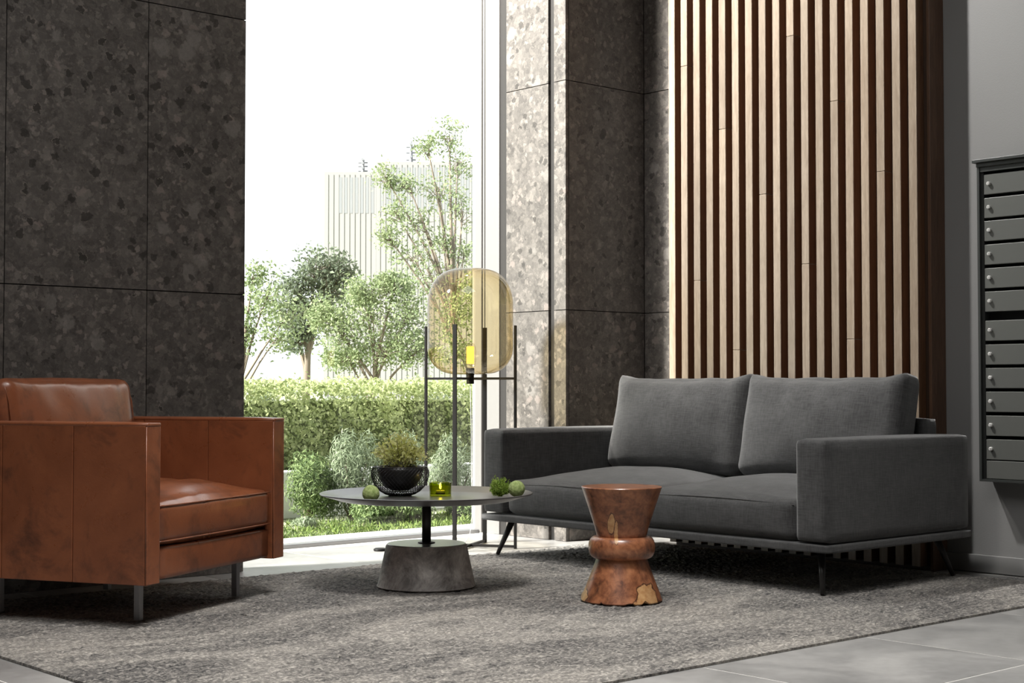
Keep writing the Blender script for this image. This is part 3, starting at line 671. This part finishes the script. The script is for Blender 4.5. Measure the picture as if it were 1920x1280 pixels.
for o_ in sl.children: md = o_.modifiers.new('edge', 'EDGE_SPLIT'); md.split_angle = math.radians(40)

# ------------------------------------------------------------------ FLOOR LAMP
lp = thing('floor_lamp', 'floor lamp with amber glass dome on four thin dark rods by the window', 'lamp', (4.910, 5.830, 0), YAW)
RL = 0.236; LR = math.radians(-17)     # local: x to the right, y away from the photographer
Rm = Matrix.Rotation(LR, 3, 'Z')
for k in range(4):
    o_ = obj('rod', bx(-0.010, 0.010, -0.0055, 0.0055, 0.0, 1.105, bev=0.001), 'lampmetal', lp, Rm @ Vector((0, -RL, 0)), (0, 0, LR))
    Rm = Matrix.Rotation(PI/2, 3, 'Z') @ Rm; LR += PI/2
LR = math.radians(-17)
for zz, nm in ((0.835, 'shade_support'), (0.004, 'floor_bar')):
    b = bmesh.new(); box(b, -0.007, 0.007, -RL+0.004, RL-0.004, zz, zz+0.012); obj(nm, b, 'lampmetal', lp, rot=(0, 0, LR))
    b = bmesh.new(); box(b, -RL+0.004, RL-0.004, -0.007, 0.007, zz+0.0005, zz+0.0125); obj(nm, b, 'lampmetal', lp, rot=(0, 0, LR))
# glass dome: open flat-bottomed capsule
pr = []
for t in np.linspace(0, PI/2, 14): pr.append((0.060 + 0.156*math.sin(t)**0.85, 0.862 + 0.135*(1 - math.cos(t))))
for t in np.linspace(0, PI/2, 18)[1:]: pr.append((0.216*math.cos(t)**0.62 if t < PI/2-1e-6 else 0.0, 1.205 + 0.190*math.sin(t)))
pr = [(0.0, 0.8615)] + pr
obj('glass_shade', lathe(bmesh.new(), pr, 96, False, False), 'amber', lp, smooth=True)
obj('socket', lathe(bmesh.new(), [(0.018, 0.815), (0.019, 0.817), (0.019, 0.858), (0.021, 0.860), (0.021, 0.892), (0.017, 0.895)], 32), 'lampmetal', lp)
bu = obj('bulb', lathe(bmesh.new(), [(0.016, 0.893), (0.026, 0.905), (0.0285, 0.930), (0.0285, 0.998), (0.020, 1.016), (0.0, 1.024)], 32, False, False), 'bulbglass', lp, smooth=True)
obj('filament', lathe(bmesh.new(), [(0.017, 0.915), (0.019, 0.918), (0.019, 1.000), (0.016, 1.003)], 24), 'filament', bu, smooth=True)
cb = bmesh.new(); tube(cb, [(0.0, 0.0, 0.82), (0.004, 0.05, 0.6), (0.006, 0.06, 0.3), (0.008, 0.05, 0.15), (-0.002, 0.02, 0.06), (-0.03, -0.01, 0.02), (-0.06, -0.03, 0.018)], 0.0016, 5); obj('cord', cb, 'kerb', lp)
# small floor stop
ds = obj('door_stop', lathe(bmesh.new(), [(0.030, 0.001), (0.032, 0.004), (0.031, 0.010), (0.024, 0.014), (0.0, 0.015)], 32), 'lampmetal', None, (4.47, 5.99, 0), smooth=True)
tag(ds, 'small dark metal stop on the bright floor beside the window', 'door stop')

# ------------------------------------------------------------------ OUTSIDE: grass, shrubs, hedge, trees, tower
rg = np.random.default_rng(21)
k = 9000; gx = rg.uniform(2.5, 10.5, k); gy = 6.93 + rg.random(k)**1.3*0.75; gz = -0.03 + 0.0*gx + 0.018
tag(leaves('lawn', np.stack([gx, gy, gz], 1), 0.06, 'grass', None, 22, 0.12, up=2.5), 'short green grass strip between paving and shrubs', 'grass', kind='stuff')
kb = obj('planter_kerb', bx(2.5, 13, 8.06, 8.20, -0.03, 0.27, bev=0.01), 'kerb'); tag(kb, 'low white planter kerb in front of the hedge', 'kerb')
def blob_pts(rg, c, r, n, shell=0.5):
    v = rg.normal(size=(n, 3)); v /= np.linalg.norm(v, axis=1)[:, None]
    e = (shell + (1-shell)*rg.random(n))**(1/1.5); return np.asarray(c) + v*e[:, None]*np.asarray(r), v
# hedge
hd = thing('hedge', 'long clipped yellow-green hedge outside the window', 'hedge', (7.0, 9.1, 0))
obj('core', bx(-4.4, 5.9, -0.40, 0.40, -0.03, 0.70), 'hedge_core', hd)
k = 80000; face = rg.random(k); hxx = rg.uniform(-4.5, 6.0, k); N_ = np.zeros((k, 3)); Pp = np.zeros((k, 3)); fr = face < 0.68
lump = lambda x, z: 0.05*np.sin(x*7.3 + z*5) + 0.04*np.sin(x*3.1 - z*9 + 1.3) + 0.03*np.sin(x*17 + z*13)
zz = rg.uniform(0.10, 0.84, k)
Pp[:, 0] = hxx; Pp[fr, 1] = -0.50 + lump(hxx, zz)[fr] + rg.normal(size=fr.sum())*0.05; Pp[fr, 2] = zz[fr]; N_[fr, 1] = -1
tf = ~fr; yy = rg.uniform(-0.55, 0.55, k); Pp[tf, 1] = yy[tf]; Pp[tf, 2] = 0.80 + 0.4*lump(hxx, yy*2)[tf] + rg.normal(size=tf.sum())*0.02; N_[tf, 2] = 1
leaves('foliage', Pp, 0.029, 'leaf_hedge', hd, 30, 0.62, N_)['kind'] = 'stuff'
def bush(name, label, cat, px, d, z0, wid, hgt, mat, n, size, seed, asp=0.4, up=0.8, group=None, nstem=6, lobes=7):
    p = at(px, 725, d); rg = np.random.default_rng(seed)
    t = thing(name, label, cat, (p.x, p.y, -0.03), 0, group); st = bmesh.new(); P2 = []; N2 = []
    for q in range(lobes):
        a = rg.random()*2*PI; rr = wid*0.55*rg.random()**0.5; c = (rr*math.cos(a), rr*math.sin(a), z0 + hgt*(0.30 + 0.40*rg.random()*(1 - 0.5*rr/wid)))
        tube(st, [(0.05*c[0], 0.05*c[1], 0), (0.5*c[0], 0.5*c[1], 0.5*c[2]), c], [0.010, 0.007, 0.004], 5)
        a_, v_ = blob_pts(rg, c, (wid*0.42, wid*0.42, hgt*0.34), n//lobes, 0.35); P2.append(a_); N2.append(v_)
    P2 = np.concatenate(P2); P2[:, 2] = np.abs(P2[:, 2] - 0.02) + 0.02
    obj('stems', st, 'bark', t); leaves('foliage', P2, size, mat, t, seed+1, asp, np.concatenate(N2), up=up)['kind'] = 'stuff'
    return t
bush('shrub', 'dark green feathery shrub just right of the leather armchair outside', 'shrub', 575, 9.35, 0, 0.27, 0.52, 'leaf_shrub', 4200, 0.036, 41, 0.22, 1.0, 'shrubs outside the window')
bush('shrub', 'pale grey-green wispy shrub outside, left of the potted plant', 'shrub', 662, 9.35, 0.02, 0.24, 0.62, 'leaf_grey', 3200, 0.040, 45, 0.16, 2.0, 'shrubs outside the window')
bush('shrub', 'pale grey-green wispy shrub outside, right behind the potted plant', 'shrub', 758, 9.55, 0.02, 0.21, 0.58, 'leaf_grey', 2800, 0.040, 47, 0.16, 2.0, 'shrubs outside the window')
bush('shrub', 'pale grey-green wispy shrub outside, behind the right lamp rods', 'shrub', 850, 9.85, 0.02, 0.22, 0.52, 'leaf_grey', 2800, 0.040, 49, 0.16, 2.0, 'shrubs outside the window')
bush('shrub', 'low dark shrub outside, under the left half of the tray', 'shrub', 680, 9.15, 0, 0.22, 0.20, 'leaf_shrub', 2600, 0.032, 51, 0.3, 0.8, 'shrubs outside the window')
bush('shrub', 'low dark shrub outside, seen beside the table stem', 'shrub', 768, 9.3, 0, 0.22, 0.20, 'leaf_shrub', 2600, 0.032, 53, 0.3, 0.8, 'shrubs outside the window')
bush('shrub', 'low dark shrub outside, close to the window jamb', 'shrub', 862, 9.6, 0, 0.22, 0.20, 'leaf_shrub', 2400, 0.032, 55, 0.3, 0.8, 'shrubs outside the window')
bush('shrub', 'small silvery ground plant at the foot of the feathery shrub', 'shrub', 572, 8.85, 0, 0.12, 0.09, 'leaf_grey', 700, 0.03, 57, 0.3, 0.8, 'shrubs outside the window', lobes=4)

def tree(name, label, base_px, d, blobs, mat, per, size, seed, trunk_r=0.05, dens=26, asp=0.5, fork=0.35):
    rg = np.random.default_rng(seed); b = at(base_px, 725, d); t = thing(name, label, 'tree', (b.x, b.y, -0.03), 0, 'trees beyond the hedge')
    tr = bmesh.new(); br = bmesh.new(); P2 = []
    cs = [at(x, y, d) - Vector((b.x, b.y, -0.03)) for x, y, _, _ in blobs]
    top = max(cs, key=lambda c: c.z); zmin = min(c.z for c in cs); zf = max(0.3, zmin*fork)
    tp_ = [Vector((0, 0, 0)), Vector((0.02, 0.01, zf)), Vector((top.x*0.35, top.y*0.35, (zf+top.z)*0.5)), top]
    tube(tr, tp_, [trunk_r, trunk_r*0.8, trunk_r*0.5, trunk_r*0.12], 7)
    def on_trunk(z):
        for a, c in zip(tp_, tp_[1:]):
            if a.z <= z <= c.z: return a.lerp(c, (z-a.z)/max(1e-6, c.z-a.z))
        return tp_[-1]
    for (x, y, rx, ry), c in zip(blobs, cs):
        rx *= d/F; ry *= d/F
        s0 = on_trunk(max(zf*0.9, c.z*0.55)); m1 = s0.lerp(c, 0.5) + Vector((0, 0, 0.06*c.z*0.3)); tube(br, [s0, m1, c], [trunk_r*0.42, trunk_r*0.28, trunk_r*0.12], 5)
        for q in range(per):
            v = rg.normal(size=3); v /= np.linalg.norm(v); v *= rg.random()**0.4
            cc = c + Vector((v[0]*rx, v[1]*rx, v[2]*ry)); tube(br, [c.lerp(m1, 0.3*rg.random()), c.lerp(cc, 0.55) + Vector((0, 0, -0.02)), cc], [trunk_r*0.10, trunk_r*0.07, trunk_r*0.03], 4)
            s_ = min(rx, ry)*0.30
            P2.append(np.array(cc) + rg.normal(size=(dens, 3))*s_)
    obj('trunk', tr, 'bark', t, smooth=True); obj('branches', br, 'bark', t)
    leaves('foliage', np.concatenate(P2), size, mat, t, seed+1, asp)['kind'] = 'stuff'
    return t
tree('tree', 'dark grey-green rounded tree left of the pale tower', 572, 24, [(590, 505, 48, 34), (635, 515, 30, 38), (560, 545, 40, 35), (615, 545, 42, 30), (545, 600, 35, 40), (580, 580, 35, 35), (565, 640, 30, 25)], 'leaf_dark', 18, 0.075, 61, 0.09, 44)
tree('tree', 'light green airy tree at the left edge of the window', 445, 15, [(505, 545, 45, 45), (475, 510, 22, 40), (540, 590, 40, 40), (465, 620, 18, 50), (520, 630, 35, 30), (490, 580, 35, 30)], 'leaf_tree', 12, 0.042, 63, 0.035, 30)
tree('tree', 'broad light green bushy tree in the middle of the window', 690, 17, [(700, 590, 70, 55), (640, 625, 50, 45), (765, 595, 55, 60), (680, 545, 45, 30), (725, 655, 70, 35), (610, 590, 30, 35), (650, 670, 45, 25), (790, 650, 45, 35), (740, 535, 35, 25)], 'leaf_tree', 24, 0.044, 65, 0.045, 48)
tree('tree', 'tall sparse tree with open branches at the right of the window', 850, 18, [(842, 250, 36, 26), (800, 268, 26, 24), (858, 300, 34, 34), (722, 330, 26, 22), (765, 345, 36, 24), (822, 350, 46, 34), (740, 395, 36, 32), (790, 410, 46, 36), (868, 395, 28, 46), (830, 450, 40, 34), (725, 440, 26, 26), (775, 480, 40, 30), (870, 470, 26, 40), (820, 520, 46, 30)], 'leaf_tree', 13, 0.046, 67, 0.05, 26, 0.45)
tree('tree', 'low tree seen through and beside the amber lamp dome', 905, 16, [(850, 600, 45, 45), (890, 540, 40, 50), (930, 600, 45, 60), (860, 660, 40, 30)], 'leaf_tree', 14, 0.044, 69, 0.045, 40)
for i, (px, d, w_, h_, lb_) in enumerate(((500, 13, 0.30, 0.95, 'round bush behind the hedge near the stone wall'), (640, 14, 0.35, 0.98, 'round bush behind the hedge below the dark tree'), (820, 13.5, 0.35, 0.98, 'round bush behind the hedge left of the lamp dome'))):
    bush('bush', lb_, 'bush', px, d, 0.0, w_, h_, 'leaf_grey', 2200, 0.045, 80+i, 0.5, 0.4, 'bushes behind the hedge')

# pale tower
DT = 110.0
def tower():
    a = at(607, 725, DT); a.z = 0
    t = thing('tower', 'pale hazy high-rise tower with vertical fins behind the trees', 'building', (a.x, a.y, -0.03), YAW)
    k = DT/F; H1 = EYE + (725-320)*k; H2 = EYE + (725-305)*k
    obj('low_block', bx(0, 100*k, 0, 12, 0, H1), 'facade', t); obj('high_block', bx(100*k, 330*k, -1.0, 14, 0, H2), 'facade', t)
    for i in range(32):
        x = (4 + i*10)*k; y = -0.03 if x < 100*k else -1.03; hh = H1 if x < 100*k else H2
        obj('fin', bx(x, x+3.5*k, y, y+0.03, 0, hh-0.2), 'facade', t)
    for i in range(30):
        x = (8 + i*10)*k; lo = x < 100*k; y = -0.02 if lo else -1.02
        if i in (9,): continue
        if i >= 2: obj('window', bx(x, x+5.5*k, y, y+0.02, EYE+(725-398)*k, (H1 if lo else H2)-0.4), 'facade_win', t)
    for px, h0, h1 in ((672, H1, EYE+(725-284)*k), (765, H2, EYE+(725-250)*k)):
        m_ = bmesh.new(); x = (px-607)*k; tube(m_, [(x, 3, h0-0.1), (x, 3, h1)], [0.22, 0.06], 6)
        for q in (0.35, 0.6, 0.8): z = h0 + (h1-h0)*q; tube(m_, [(x-0.35, 3, z), (x+0.35, 3, z)], 0.06, 5); tube(m_, [(x, 2.6, z+0.2), (x, 3.4, z+0.2)], 0.10, 6)
        obj('antenna_mast', m_, 'facade_win', t)
tower()
